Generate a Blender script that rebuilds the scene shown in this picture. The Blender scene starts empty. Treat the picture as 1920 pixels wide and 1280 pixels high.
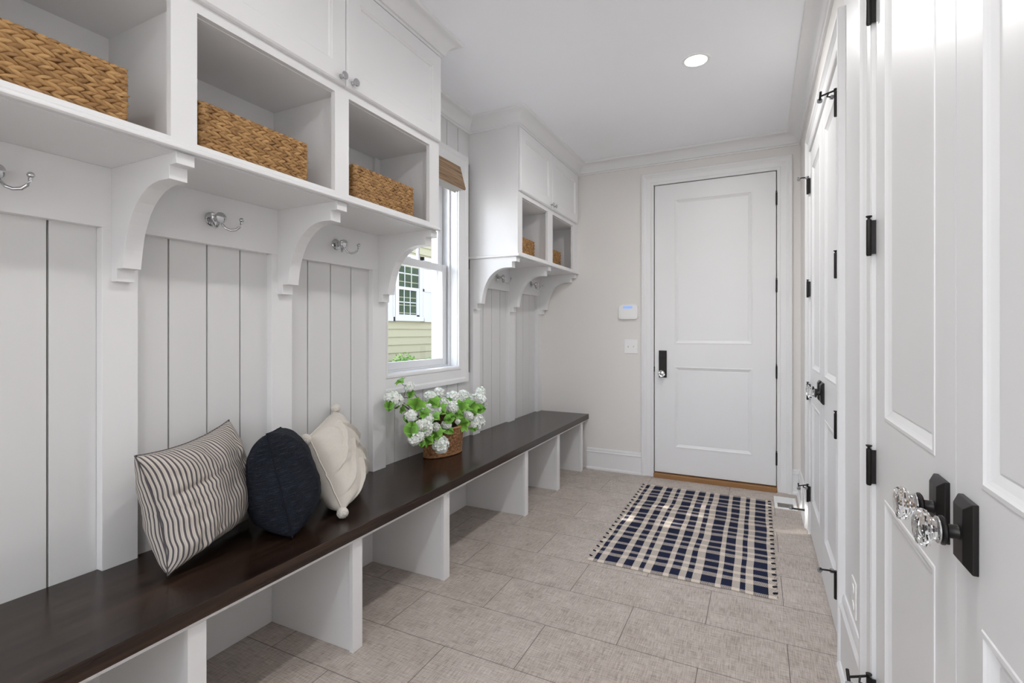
import bpy, bmesh, math, random
from mathutils import Vector, Matrix, noise
random.seed(7)
C = bpy.context.scene.collection
PI = math.pi

# ------------------------------------------------------------------ materials
def new_mat(name):
    m = bpy.data.materials.new(name); m.use_nodes = True
    nt = m.node_tree; b = nt.nodes['Principled BSDF']
    return m, nt, b
def N(nt, t, **kw):
    n = nt.nodes.new(t)
    for k, v in kw.items(): setattr(n, k, v)
    return n
def math_n(nt, op, a, b=None, c=None):
    n = N(nt, 'ShaderNodeMath', operation=op)
    for i, x in enumerate((a, b, c)):
        if x is None: continue
        if isinstance(x, (int, float)): n.inputs[i].default_value = x
        else: nt.links.new(x, n.inputs[i])
    return n.outputs[0]
def mix_c(nt, fac, a, b):
    n = N(nt, 'ShaderNodeMix', data_type='RGBA')
    for i, x in ((0, fac), (6, a), (7, b)):
        if isinstance(x, (int, float)): n.inputs[i].default_value = x
        elif isinstance(x, tuple): n.inputs[i].default_value = (*x, 1) if len(x) == 3 else x
        else: nt.links.new(x, n.inputs[i])
    return n.outputs[2]
def ramp(nt, fac, stops, interp='LINEAR'):
    n = N(nt, 'ShaderNodeValToRGB'); cr = n.color_ramp; cr.interpolation = interp
    while len(cr.elements) < len(stops): cr.elements.new(0.5)
    for e, (p, c) in zip(cr.elements, stops):
        e.position = p; e.color = (*c, 1) if len(c) == 3 else c
    nt.links.new(fac, n.inputs[0]); return n.outputs[0]
def coords(nt, kind='Object', scale=(1, 1, 1), loc=(0, 0, 0)):
    t = N(nt, 'ShaderNodeTexCoord'); mp = N(nt, 'ShaderNodeMapping')
    mp.inputs['Scale'].default_value = scale; mp.inputs['Location'].default_value = loc
    nt.links.new(t.outputs[kind], mp.inputs[0]); return mp.outputs[0]
def noise_t(nt, vec, scale, detail=3, rough=.5):
    n = N(nt, 'ShaderNodeTexNoise'); n.inputs['Scale'].default_value = scale
    n.inputs['Detail'].default_value = detail; n.inputs['Roughness'].default_value = rough
    nt.links.new(vec, n.inputs['Vector']); return n.outputs[0]
def bump(nt, b, h, strength=.3, dist=.002):
    n = N(nt, 'ShaderNodeBump'); n.inputs['Strength'].default_value = strength
    n.inputs['Distance'].default_value = dist
    nt.links.new(h, n.inputs['Height']); nt.links.new(n.outputs[0], b.inputs['Normal'])
def paint(name, col, rough=.4, var=.012, bumps=.05, spec=.5):
    m, nt, b = new_mat(name); v = coords(nt)
    n = noise_t(nt, v, 3.0, 2)
    lo = tuple(c * (1 - var) for c in col); hi = tuple(min(1, c * (1 + var)) for c in col)
    nt.links.new(mix_c(nt, n, lo, hi), b.inputs['Base Color'])
    b.inputs['Roughness'].default_value = rough
    b.inputs['Specular IOR Level'].default_value = spec
    bump(nt, b, noise_t(nt, v, 160, 2), bumps, .001)
    return m
def metal(name, col, rough=.1, metallic=1.0):
    m, nt, b = new_mat(name)
    n = noise_t(nt, coords(nt), 40, 2)
    nt.links.new(mix_c(nt, n, tuple(c * .9 for c in col), col), b.inputs['Base Color'])
    b.inputs['Metallic'].default_value = metallic; b.inputs['Roughness'].default_value = rough
    return m
M = {}
M['white'] = paint('white_satin_paint', (.78, .78, .785), .38, spec=.42)
M['ceil'] = paint('ceiling_paint', (.91, .92, .95), .8, bumps=.02)
M['greige'] = paint('greige_wall_paint', (.76, .74, .715), .7, bumps=.05)
M['plank'] = paint('plank_paint', (.69, .69, .688), .4)
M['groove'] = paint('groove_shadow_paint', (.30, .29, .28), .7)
M['vinyl'] = paint('white_vinyl', (.70, .71, .725), .35)
M['plastic'] = paint('white_plastic', (.85, .85, .845), .3)
M['black'] = metal('oil_rubbed_bronze', (.022, .02, .019), .38, .6)
M['rubber'] = paint('grey_rubber', (.25, .26, .27), .6)
M['chrome'] = metal('chrome', (.62, .62, .63), .08)
M['steel'] = metal('brushed_nickel', (.7, .7, .71), .2)
M['oak'] = paint('oak_threshold', (.30, .15, .055), .4, .12)
M['ventdark'] = paint('vent_louvre_grey', (.22, .2, .185), .6)
M['screen'] = (lambda: None)()

def emis(name, col, s):
    m, nt, b = new_mat(name)
    b.inputs['Base Color'].default_value = (*col, 1)
    b.inputs['Emission Color'].default_value = (*col, 1)
    b.inputs['Emission Strength'].default_value = s
    return m
M['screen'] = emis('blue_lcd', (.27, .42, .80), .45)
M['lens'] = emis('light_lens', (1, .97, .92), 14)

def floor_mat():
    m, nt, b = new_mat('linen_porcelain_tile')
    v = coords(nt, 'Object', (1, 1, 1), (.811, -1.961, 0))
    br = N(nt, 'ShaderNodeTexBrick'); br.offset = .5; br.offset_frequency = 2; br.squash = 1
    br.inputs['Scale'].default_value = 1; br.inputs['Brick Width'].default_value = .61
    br.inputs['Row Height'].default_value = .3075; br.inputs['Mortar Size'].default_value = .0016
    br.inputs['Mortar Smooth'].default_value = .1
    br.inputs['Color1'].default_value = (.0, .0, .0, 1); br.inputs['Color2'].default_value = (1, 1, 1, 1)
    nt.links.new(v, br.inputs['Vector'])
    a = noise_t(nt, coords(nt, 'Object', (16, 250, 1)), 1, 3, .6)
    c = noise_t(nt, coords(nt, 'Object', (250, 16, 1)), 1, 3, .6)
    d = noise_t(nt, coords(nt, 'Object', (8, 8, 1)), 1, 3)
    s = math_n(nt, 'ADD', math_n(nt, 'ADD', a, c), math_n(nt, 'MULTIPLY', d, .35))
    s = math_n(nt, 'ADD', s, math_n(nt, 'MULTIPLY', br.outputs['Color'], .06))
    col = ramp(nt, math_n(nt, 'MULTIPLY', s, .42), [(.34, (.20, .16, .13)), (.5, (.455, .395, .35)), (.64, (.62, .56, .515))])
    col = mix_c(nt, br.outputs['Fac'], col, (.13, .11, .095))
    nt.links.new(col, b.inputs['Base Color'])
    b.inputs['Roughness'].default_value = .45
    h = math_n(nt, 'SUBTRACT', math_n(nt, 'MULTIPLY', s, .2), br.outputs['Fac'])
    bump(nt, b, h, .25, .0015)
    return m
M['tile'] = floor_mat()

def wood_dark():
    m, nt, b = new_mat('espresso_wood')
    n = noise_t(nt, coords(nt, 'Object', (38, 1.6, 38)), 1, 5, .6)
    n2 = noise_t(nt, coords(nt, 'Object', (3, .6, 3)), 1, 2)
    f = math_n(nt, 'ADD', math_n(nt, 'MULTIPLY', n, .7), math_n(nt, 'MULTIPLY', n2, .3))
    nt.links.new(ramp(nt, f, [(.36, (.009, .0045, .003)), (.5, (.022, .012, .008)), (.66, (.052, .030, .020))]), b.inputs['Base Color'])
    b.inputs['Roughness'].default_value = .22; b.inputs['Specular IOR Level'].default_value = .38
    bump(nt, b, n, .12, .0006)
    return m
M['espresso'] = wood_dark()

def strand_mat(name, dark, mid, light):
    m, nt, b = new_mat(name)
    g = N(nt, 'ShaderNodeNewGeometry')
    n = noise_t(nt, coords(nt, 'Object', (60, 60, 60)), 1, 3)
    f = math_n(nt, 'ADD', math_n(nt, 'MULTIPLY', g.outputs['Random Per Island'], .45), math_n(nt, 'MULTIPLY', n, .55))
    nt.links.new(ramp(nt, f, [(.15, dark), (.5, mid), (.85, light)]), b.inputs['Base Color'])
    b.inputs['Roughness'].default_value = .55
    bump(nt, b, noise_t(nt, coords(nt, 'Object', (200, 200, 200)), 1, 2), .25, .001)
    return m
M['hyacinth'] = strand_mat('water_hyacinth', (.19, .09, .025), (.36, .195, .068), (.52, .31, .125))
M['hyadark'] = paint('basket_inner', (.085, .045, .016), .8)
M['rattan'] = strand_mat('dark_rattan', (.08, .032, .012), (.27, .12, .045), (.55, .29, .12))

def fabric_shade():
    m, nt, b = new_mat('woven_wood_shade')
    n = noise_t(nt, coords(nt, 'Object', (4, 4, 160)), 1, 4, .6)
    nt.links.new(ramp(nt, n, [(.3, (.13, .075, .04)), (.5, (.30, .19, .11)), (.7, (.42, .30, .19))]), b.inputs['Base Color'])
    b.inputs['Roughness'].default_value = .7
    bump(nt, b, n, .5, .002); return m
M['shade'] = fabric_shade()

def stripe_fabric():
    m, nt, b = new_mat('ticking_stripe')
    t = N(nt, 'ShaderNodeUVMap'); s = N(nt, 'ShaderNodeSeparateXYZ'); nt.links.new(t.outputs[0], s.inputs[0])
    f = math_n(nt, 'FRACT', math_n(nt, 'MULTIPLY', s.outputs[0], 36))
    cr, dk = (.60, .545, .485), (.055, .05, .062)
    c = ramp(nt, f, [(0, dk), (.36, dk), (.40, cr), (.53, cr), (.57, (.22, .2, .2)), (.63, cr), (.96, cr), (1, dk)])
    nz = noise_t(nt, coords(nt, 'Object', (400, 400, 400)), 1, 2)
    c = mix_c(nt, math_n(nt, 'MULTIPLY', nz, .25), c, (.35, .32, .29))
    nt.links.new(c, b.inputs['Base Color']); b.inputs['Roughness'].default_value = .9
    bump(nt, b, nz, .25, .0008); return m
M['stripe'] = stripe_fabric()
def denim():
    m, nt, b = new_mat('dark_denim')
    t = N(nt, 'ShaderNodeUVMap'); mp = N(nt, 'ShaderNodeMapping'); mp.inputs['Scale'].default_value = (9, 210, 1)
    nt.links.new(t.outputs[0], mp.inputs[0])
    n = noise_t(nt, mp.outputs[0], 1, 4, .65)
    n2 = noise_t(nt, coords(nt, 'Object', (300, 300, 300)), 1, 2)
    f = math_n(nt, 'ADD', math_n(nt, 'MULTIPLY', n, .75), math_n(nt, 'MULTIPLY', n2, .25))
    nt.links.new(ramp(nt, f, [(.36, (.004, .005, .008)), (.52, (.010, .0125, .019)), (.74, (.062, .072, .098))]), b.inputs['Base Color'])
    b.inputs['Roughness'].default_value = .92; b.inputs['Specular IOR Level'].default_value = .2
    bump(nt, b, f, .35, .001); return m
M['denim'] = denim()
def cloth(name, col, sc=350, st=.35):
    m, nt, b = new_mat(name)
    n = noise_t(nt, coords(nt, 'Object', (sc, sc, sc)), 1, 3)
    nt.links.new(mix_c(nt, n, tuple(c * .82 for c in col), tuple(min(1, c * 1.1) for c in col)), b.inputs['Base Color'])
    b.inputs['Roughness'].default_value = .95; bump(nt, b, n, st, .0015); return m
M['cream'] = cloth('cream_cotton', (.66, .62, .56))
M['tuft'] = cloth('tufted_yarn', (.68, .64, .58), 180, .8)

RX0, RX1, RY0, RY1 = -.838, .082, 2.617, 4.118
def rug_mat():
    m, nt, b = new_mat('plaid_cotton')
    t = N(nt, 'ShaderNodeUVMap'); s = N(nt, 'ShaderNodeSeparateXYZ'); nt.links.new(t.outputs[0], s.inputs[0])
    X, Y = s.outputs[0], s.outputs[1]
    br = [-.833, -.803, -.777, -.741, -.677, -.646, -.602, -.565, -.542, -.502, -.436, -.408, -.362, -.328, -.3, -.26, -.194, -.168, -.118, -.08, -.055, -.019, .046, .079]
    w0, w1 = (0, 0, 0), (1, 1, 1)
    st = [(0, w0)]
    for i, x in enumerate(br[1:-1]):
        st.append(((x - RX0) / (RX1 - RX0), w1 if i % 2 == 0 else w0))
    warp = ramp(nt, X, st, 'CONSTANT')
    yy = math_n(nt, 'FRACT', math_n(nt, 'DIVIDE', math_n(nt, 'SUBTRACT', math_n(nt, 'MULTIPLY', Y, RY1 - RY0), .022), .272))
    weft = ramp(nt, yy, [(0, w1), (.28, w0), (.425, w1), (.57, w0), (.67, w1), (.892, w0)], 'CONSTANT')
    mp = N(nt, 'ShaderNodeMapping'); mp.inputs['Scale'].default_value = (230, 130, 1); nt.links.new(t.outputs[0], mp.inputs[0])
    ck = N(nt, 'ShaderNodeTexChecker'); ck.inputs['Scale'].default_value = 1; nt.links.new(mp.outputs[0], ck.inputs[0])
    nz = noise_t(nt, mp.outputs[0], .6, 3)
    both = math_n(nt, 'MULTIPLY', warp, weft)
    one = math_n(nt, 'ABSOLUTE', math_n(nt, 'SUBTRACT', warp, weft))
    spk = math_n(nt, 'ADD', math_n(nt, 'MULTIPLY', ck.outputs['Fac'], .5), math_n(nt, 'MULTIPLY', nz, .5))
    # mixed cells: navy warp reads darker than cream warp
    lvl = math_n(nt, 'ADD', math_n(nt, 'MULTIPLY', warp, .25), math_n(nt, 'MULTIPLY', spk, .62))
    fac = math_n(nt, 'ADD', both, math_n(nt, 'MULTIPLY', one, lvl))
    fac = math_n(nt, 'MINIMUM', fac, 1)
    c = mix_c(nt, fac, (.66, .58, .50), (.014, .018, .045))
    nt.links.new(c, b.inputs['Base Color']); b.inputs['Roughness'].default_value = .95
    b.inputs['Specular IOR Level'].default_value = .15
    bump(nt, b, spk, .4, .0015); return m
M['rug'] = rug_mat()

def glass_knob():
    m, nt, b = new_mat('cut_glass')
    b.inputs['Base Color'].default_value = (.97, .98, .98, 1); b.inputs['Roughness'].default_value = .02
    b.inputs['Transmission Weight'].default_value = 1; b.inputs['IOR'].default_value = 1.48
    n = noise_t(nt, coords(nt), 60, 1); bump(nt, b, n, .02, .0005); return m
M['cut_glass'] = glass_knob()
def pane():
    m = bpy.data.materials.new('window_glass'); m.use_nodes = True; nt = m.node_tree; nt.nodes.clear()
    o = N(nt, 'ShaderNodeOutputMaterial'); mx = N(nt, 'ShaderNodeMixShader'); tr = N(nt, 'ShaderNodeBsdfTransparent')
    gl = N(nt, 'ShaderNodeBsdfGlossy'); gl.inputs['Roughness'].default_value = .01
    lw = N(nt, 'ShaderNodeLayerWeight'); lw.inputs[0].default_value = .5
    fr_ = math_n(nt, 'ADD', math_n(nt, 'MULTIPLY', math_n(nt, 'POWER', lw.outputs['Facing'], 4), .5), .015)
    tr.inputs[0].default_value = (.98, .985, .985, 1)
    nt.links.new(fr_, mx.inputs[0]); nt.links.new(tr.outputs[0], mx.inputs[1]); nt.links.new(gl.outputs[0], mx.inputs[2])
    nt.links.new(mx.outputs[0], o.inputs[0]); return m
M['pane'] = pane()
M['farpane'] = metal('dark_house_pane', (.055, .075, .055), .03, 0)
M['siding'] = paint('cream_lap_siding', (.385, .36, .245), .6)
M['shutter'] = paint('white_shutter', (.56, .57, .59), .5)
M['shingle'] = paint('grey_shingle', (.2, .2, .2), .9, .2)
def leaf_mat(name, a, bb, cc, trans=.25):
    m, nt, b = new_mat(name); g = N(nt, 'ShaderNodeNewGeometry')
    n = noise_t(nt, coords(nt, 'Object', (50, 50, 50)), 1, 2)
    f = math_n(nt, 'ADD', math_n(nt, 'MULTIPLY', g.outputs['Random Per Island'], .6), math_n(nt, 'MULTIPLY', n, .4))
    nt.links.new(ramp(nt, f, [(.15, a), (.5, bb), (.85, cc)]), b.inputs['Base Color'])
    b.inputs['Roughness'].default_value = .5; b.inputs['Subsurface Weight'].default_value = 0
    return m
M['leaf'] = leaf_mat('flower_leaf', (.06, .17, .025), (.17, .42, .04), (.33, .62, .08))
M['shrub'] = leaf_mat('shrub_leaf', (.07, .2, .03), (.2, .42, .07), (.42, .62, .18))
M['treeleaf'] = leaf_mat('tree_leaf', (.03, .1, .02), (.08, .2, .04), (.18, .34, .08))
M['petal'] = leaf_mat('white_petal', (.72, .80, .70), (.86, .88, .85), (.92, .92, .91))
M['stem'] = paint('flower_stem', (.07, .05, .03), .6, .2)
M['bark'] = paint('bark', (.09, .065, .045), .9, .3)
M['bounce_ground'] = cloth('pale_bounce_ground', (.50, .48, .44), 20, .5)  # unseen ground, given a pale tone to bounce daylight onto the ceiling

# ------------------------------------------------------------------ geometry helpers
def box(bm, x0, x1, y0, y1, z0, z1):
    v = [bm.verts.new((x, y, z)) for x in (x0, x1) for y in (y0, y1) for z in (z0, z1)]
    for f in ((0, 1, 3, 2), (4, 6, 7, 5), (0, 4, 5, 1), (2, 3, 7, 6), (0, 2, 6, 4), (1, 5, 7, 3)):
        bm.faces.new([v[i] for i in f])
def boxes(*bs):
    bm = bmesh.new()
    for b in bs: box(bm, *b)
    return bm
def prism(bm, pts, f, a0, a1):
    """closed 2D polygon pts (p,q) extruded from a0 to a1 with f(p,q,a) -> xyz"""
    A = [bm.verts.new(f(p, q, a0)) for p, q in pts]; B = [bm.verts.new(f(p, q, a1)) for p, q in pts]
    n = len(pts)
    for i in range(n): bm.faces.new((A[i], A[(i + 1) % n], B[(i + 1) % n], B[i]))
    bm.faces.new(A[::-1]); bm.faces.new(B)
def sweep(bm, path, prof, f, cap=True):
    """open profile [(out,t)] swept along 2D path, mitred; f(a,b,t) -> xyz; out is to the right of travel"""
    rows = []
    for i, p in enumerate(path):
        p = Vector(p)
        d0 = (p - Vector(path[i - 1])).normalized() if i > 0 else None
        d1 = (Vector(path[i + 1]) - p).normalized() if i < len(path) - 1 else None
        n0 = Vector((d0.y, -d0.x)) if d0 else None; n1 = Vector((d1.y, -d1.x)) if d1 else None
        if n0 and n1:
            m = (n0 + n1); m = m / max(.2, m.dot(n1))
        else: m = n0 or n1
        rows.append([bm.verts.new(f(p.x + m.x * o, p.y + m.y * o, t)) for o, t in prof])
    for a, b in zip(rows, rows[1:]):
        for j in range(len(prof) - 1):
            try: bm.faces.new((a[j], a[j + 1], b[j + 1], b[j]))
            except ValueError: pass
        bm.faces.new((a[-1], a[0], b[0], b[-1]))
    if cap and len(prof) > 2:
        bm.faces.new(rows[0]); bm.faces.new(rows[-1][::-1])
def lathe(bm, prof, f, n=24, facet=False):
    """profile [(r,h)] around axis; f(x,y,h) -> xyz"""
    rings = []
    for r, h in prof:
        if r < 1e-6: rings.append([bm.verts.new(f(0, 0, h))])
        else: rings.append([bm.verts.new(f(r * math.cos(2 * PI * (k + .5) / n), r * math.sin(2 * PI * (k + .5) / n), h)) for k in range(n)])
    for a, b in zip(rings, rings[1:]):
        for k in range(n):
            q = [a[k % len(a)], a[(k + 1) % len(a)], b[(k + 1) % len(b)], b[k % len(b)]]
            q = [v for i, v in enumerate(q) if v not in q[:i]]
            if len(q) >= 3: bm.faces.new(q)
    for r in (rings[0], rings[-1]):
        if len(r) > 2: bm.faces.new(r)
def tube(bm, pts, r, n=8, r2=None):
    pts = [Vector(p) for p in pts]; rings = []
    for i, p in enumerate(pts):
        t = (pts[min(i + 1, len(pts) - 1)] - pts[max(i - 1, 0)]).normalized()
        u = t.cross(Vector((.13, .27, .95)) if abs(t.z) < .9 else Vector((1, .1, 0))).normalized(); w = t.cross(u)
        rr = r if r2 is None else r + (r2 - r) * i / (len(pts) - 1)
        rings.append([bm.verts.new(p + (u * math.cos(2 * PI * k / n) + w * math.sin(2 * PI * k / n)) * rr) for k in range(n)])
    for a, b in zip(rings, rings[1:]):
        for k in range(n): bm.faces.new((a[k], a[(k + 1) % n], b[(k + 1) % n], b[k]))
    bm.faces.new(rings[0][::-1]); bm.faces.new(rings[-1])
def ball(bm, c, r, s=(1, 1, 1), seg=16):
    mt = Matrix.Translation(c) @ Matrix.Diagonal((r * s[0], r * s[1], r * s[2], 1))
    bmesh.ops.create_uvsphere(bm, u_segments=seg, v_segments=seg // 2, radius=1, matrix=mt)
def arc(c, r, a0, a1, n):
    return [(c[0] + r * math.cos(a0 + (a1 - a0) * i / n), c[1] + r * math.sin(a0 + (a1 - a0) * i / n)) for i in range(n + 1)]
def obj(name, bm, mat, parent=None, smooth=False, bev=0, loc=None, label=None):
    bmesh.ops.recalc_face_normals(bm, faces=bm.faces)
    me = bpy.data.meshes.new(name); bm.to_mesh(me); bm.free()
    me.materials.append(M[mat] if isinstance(mat, str) else mat)
    if smooth:
        me.polygons.foreach_set('use_smooth', [True] * len(me.polygons)); me.set_sharp_from_angle(angle=math.radians(38 if smooth is True else smooth))
    o = bpy.data.objects.new(name, me); C.objects.link(o)
    if parent is not None:
        o.parent = parent
        if loc is None:
            o.matrix_parent_inverse = Matrix.Translation(-parent.location) if parent.type == 'EMPTY' else Matrix.Identity(4)
    if loc: o.location = loc
    if bev:
        m = o.modifiers.new('bevel', 'BEVEL'); m.width = bev; m.segments = 2; m.limit_method = 'ANGLE'; m.angle_limit = math.radians(35)
    if label: o['label'] = label
    return o
def tag(o, label, cat, group=None, kind=None):
    o['label'] = label; o['category'] = cat
    if group: o['group'] = group
    if kind: o['kind'] = kind
    return o
def thing(name, label, cat, loc=(0, 0, 0), group=None, kind=None):
    o = bpy.data.objects.new(name, None); C.objects.link(o); o.location = loc; o.empty_display_size = .05
    return tag(o, label, cat, group, kind)
def part(name, bm, mat, parent, **kw):
    """bm is in world coordinates when the parent is an Empty at .location (world-aligned)"""
    return obj(name, bm, mat, parent, **kw)

# ------------------------------------------------------------------ room constants (metres; camera at x=0,y=0)
CZ, WX, RX, FY, BY = 2.765, -1.883, .292, 4.385, -2.0
BX, SX = -1.883, -1.85            # board plane, stile face
# floor / ceiling / walls
tag(obj('floor', boxes((-2.1, RX + .15, BY - .15, FY + .15, -.08, 0)), 'tile'), 'linen textured beige porcelain tile floor laid in half offset rows', 'floor', kind='structure')
bm = bmesh.new()
box(bm, -2.1, RX + .15, BY - .15, FY + .15, CZ, CZ + .08)
tag(obj('ceiling', bm, 'ceil'), 'smooth white ceiling with crown moulding at its edges', 'ceiling', kind='structure')
DX0, DX1, DZ1 = -.800, .128, 2.497     # far door
bm = boxes((-2.1, DX0 - .02, FY, FY + .12, 0, CZ), (DX1 + .02, RX + .15, FY, FY + .12, 0, CZ), (DX0 - .02, DX1 + .02, FY, FY + .12, DZ1 + .02, CZ),
           (DX0 - .02, DX1 + .02, FY + .06, FY + .12, 0, DZ1 + .02))
tag(obj('wall_far', bm, 'greige'), 'greige painted end wall holding the single entry door', 'wall', kind='structure')
A0, A1, B0, B1, DH = 2.312, 3.552, .432, 1.662, 2.345   # closet double doors on the right wall
T = .13
bm = boxes((RX, RX + T, A1, FY, 0, CZ), (RX, RX + T, B1, A0, 0, CZ), (RX, RX + T, BY, B0, 0, CZ), (RX, RX + T, A0, A1, DH + .005, CZ), (RX, RX + T, B0, B1, DH + .005, CZ),
           (RX + .07, RX + T, A0, A1, 0, DH + .005), (RX + .07, RX + T, B0, B1, 0, DH + .005))
tag(obj('wall_right', bm, 'greige'), 'right hand wall with two pairs of tall white doors', 'wall', kind='structure')
wr_ = bpy.data.objects['wall_right']
obj('painted_panel', boxes((RX - .002, RX + .001, B1 + .08, A0 - .08, .0, 2.68)), 'white', wr_)
# left wall: structural layer with the window opening
WY0, WY1, WZ0, WZ1 = 2.205, 2.945, 1.005, 2.40
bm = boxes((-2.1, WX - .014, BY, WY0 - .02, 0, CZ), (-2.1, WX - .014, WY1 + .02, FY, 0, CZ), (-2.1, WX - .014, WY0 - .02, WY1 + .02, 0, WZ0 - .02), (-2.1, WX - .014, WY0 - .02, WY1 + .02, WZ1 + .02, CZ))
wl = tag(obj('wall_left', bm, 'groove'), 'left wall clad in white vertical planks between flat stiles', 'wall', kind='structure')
def planks(y0, y1, z0, z1, grooves):
    bm = bmesh.new(); e = [y0] + [g for g in grooves if y0 < g < y1] + [y1]
    for a, b in zip(e, e[1:]):
        box(bm, BX - .0135, BX, a + (.0028 if a != y0 else 0), b - (.0028 if b != y1 else 0), z0, z1)
    obj('plank_panel', bm, 'plank', wl, bev=.001)
planks(BY, .832, .0, 1.70, [-1.8 + .1365 * k for k in range(18)] + [.711])
planks(.832, 1.47, .0, 1.70, [1.048, 1.186, 1.321])
planks(1.47, 2.10, .0, 1.70, [1.659, 1.798, 1.934])
planks(2.10, 3.12, .0, .95, [2.279, 2.411, 2.55, 2.688, 2.818, 2.951])
planks(2.10, 3.12, 2.46, 2.70, [2.279, 2.411, 2.55, 2.688, 2.818, 2.955])
planks(3.12, 3.70, .0, 1.70, [3.31, 3.447, 3.587])
planks(3.70, FY, .0, 1.70, [3.90, 4.03, 4.163])
BT, BF = .494, -1.385               # bench top height, bench front edge
for a, b in ((-1.66, -1.56), (-1.04, -.94), (-.414, -.312), (.209, .311), (.832, .934), (1.443, 1.545), (2.062, 2.165), (3.11, 3.207), (3.69, 3.80), (4.285, FY)):
    obj('stile', boxes((BX, SX, a, b, BT if a > -.9 else 0, 1.577)), 'white', wl, bev=.0015)
obj('rail', boxes((BX, SX, BY, 2.165, 1.577, 1.768)), 'white', wl, bev=.0015)
obj('rail', boxes((BX, SX, 3.11, FY, 1.577, 1.768)), 'white', wl, bev=.0015)
# back wall behind the camera, with an unseen window added to let in fill daylight
bm = boxes((-2.1, -1.75, BY - .12, BY, 0, CZ), (.15, RX + .15, BY - .12, BY, 0, CZ), (-1.75, .15, BY - .12, BY, 2.62, CZ), (-1.75, .15, BY - .12, BY, 0, .80))
tag(obj('wall_back', bm, 'greige'), 'greige wall behind the viewer around the added fill window', 'wall', kind='structure')
w2 = thing('fill_window', 'unseen wide white window added behind the viewer for fill daylight', 'window', (-.8, BY - .06, .80), kind='structure')
bm = bmesh.new()
for x in (-1.75, -1.13, -.5, .1): box(bm, x, x + .05, BY - .1, BY - .02, .80, 2.62)
box(bm, -1.75, .15, BY - .1, BY - .02, .80, .85); box(bm, -1.75, .15, BY - .1, BY - .02, 2.57, 2.62)
obj('frame', bm, 'vinyl', w2); obj('glass', boxes((-1.75, .15, BY - .062, BY - .058, .83, 2.59)), 'pane', w2)

# crown moulding: one mitred run around cabinets, walls and returns
CF = -1.49
C1E, C2S = 2.155, 3.103
cove = [(0, CZ), (0, 2.672), (.012, 2.672), (.015, 2.682), (.023, 2.685), (.027, 2.694)] + \
       [(.088 - .061 * math.cos(t * PI / 2) , 2.694 + .056 * math.sin(t * PI / 2)) for t in (.15, .3, .45, .6, .75, .9, 1)]
cove = [(0, CZ), (0, 2.672), (.012, 2.672), (.015, 2.682), (.023, 2.685), (.027, 2.694), (.031, 2.706), (.038, 2.719), (.048, 2.731), (.060, 2.740), (.074, 2.746), (.088, 2.749), (.093, 2.751), (.098, 2.756), (.098, CZ)]
bm = bmesh.new()
sweep(bm, [(CF, -.38), (CF, C1E), (WX, C1E), (WX, C2S), (CF, C2S), (CF, FY), (RX, FY), (RX, BY)], cove, lambda a, b, t: (a, b, t))
tag(obj('trim_1', bm, 'white', smooth=30), 'white coved crown moulding where ceiling meets walls and cabinets', 'moulding', kind='structure')

# baseboards
def baseboard(name, p0, p1, label):
    prof = [(0, 0), (.030, 0), (.030, .012), (.022, .022), (.017, .024), (.017, .150), (.020, .154), (.020, .160), (.014, .166), (.014, .180), (.009, .190), (0, .190)]
    bm = bmesh.new(); sweep(bm, [p0, p1], prof, lambda a, b, t: (a, b, t))
    tag(obj(name, bm, 'white', smooth=25), label, 'baseboard', kind='structure')
baseboard('baseboard_far', (-1.40, FY), (-.905, FY), 'white baseboard on end wall between bench and entry door')
baseboard('baseboard_far', (.236, FY), (RX, FY), 'short white baseboard between entry door casing and right corner')
baseboard('baseboard_right', (RX, FY - .02), (RX, 3.655), 'white baseboard on right wall beyond the far double doors')
def tall_base(name, y0, y1, label):
    prof = [(0, 0), (.030, 0), (.030, .012), (.022, .022), (.017, .024), (.017, .215), (.021, .222), (.021, .232), (.013, .245), (.013, .262), (.007, .275), (0, .275)]
    bm = bmesh.new(); sweep(bm, [(RX, y0), (RX, y1)], prof, lambda a, b, t: (a, b, t))
    tag(obj(name, bm, 'white', smooth=25), label, 'baseboard', kind='structure')
tall_base('baseboard_right', A0 - .107, B1 + .107, 'white baseboard under the outlet between the two door pairs')

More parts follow.
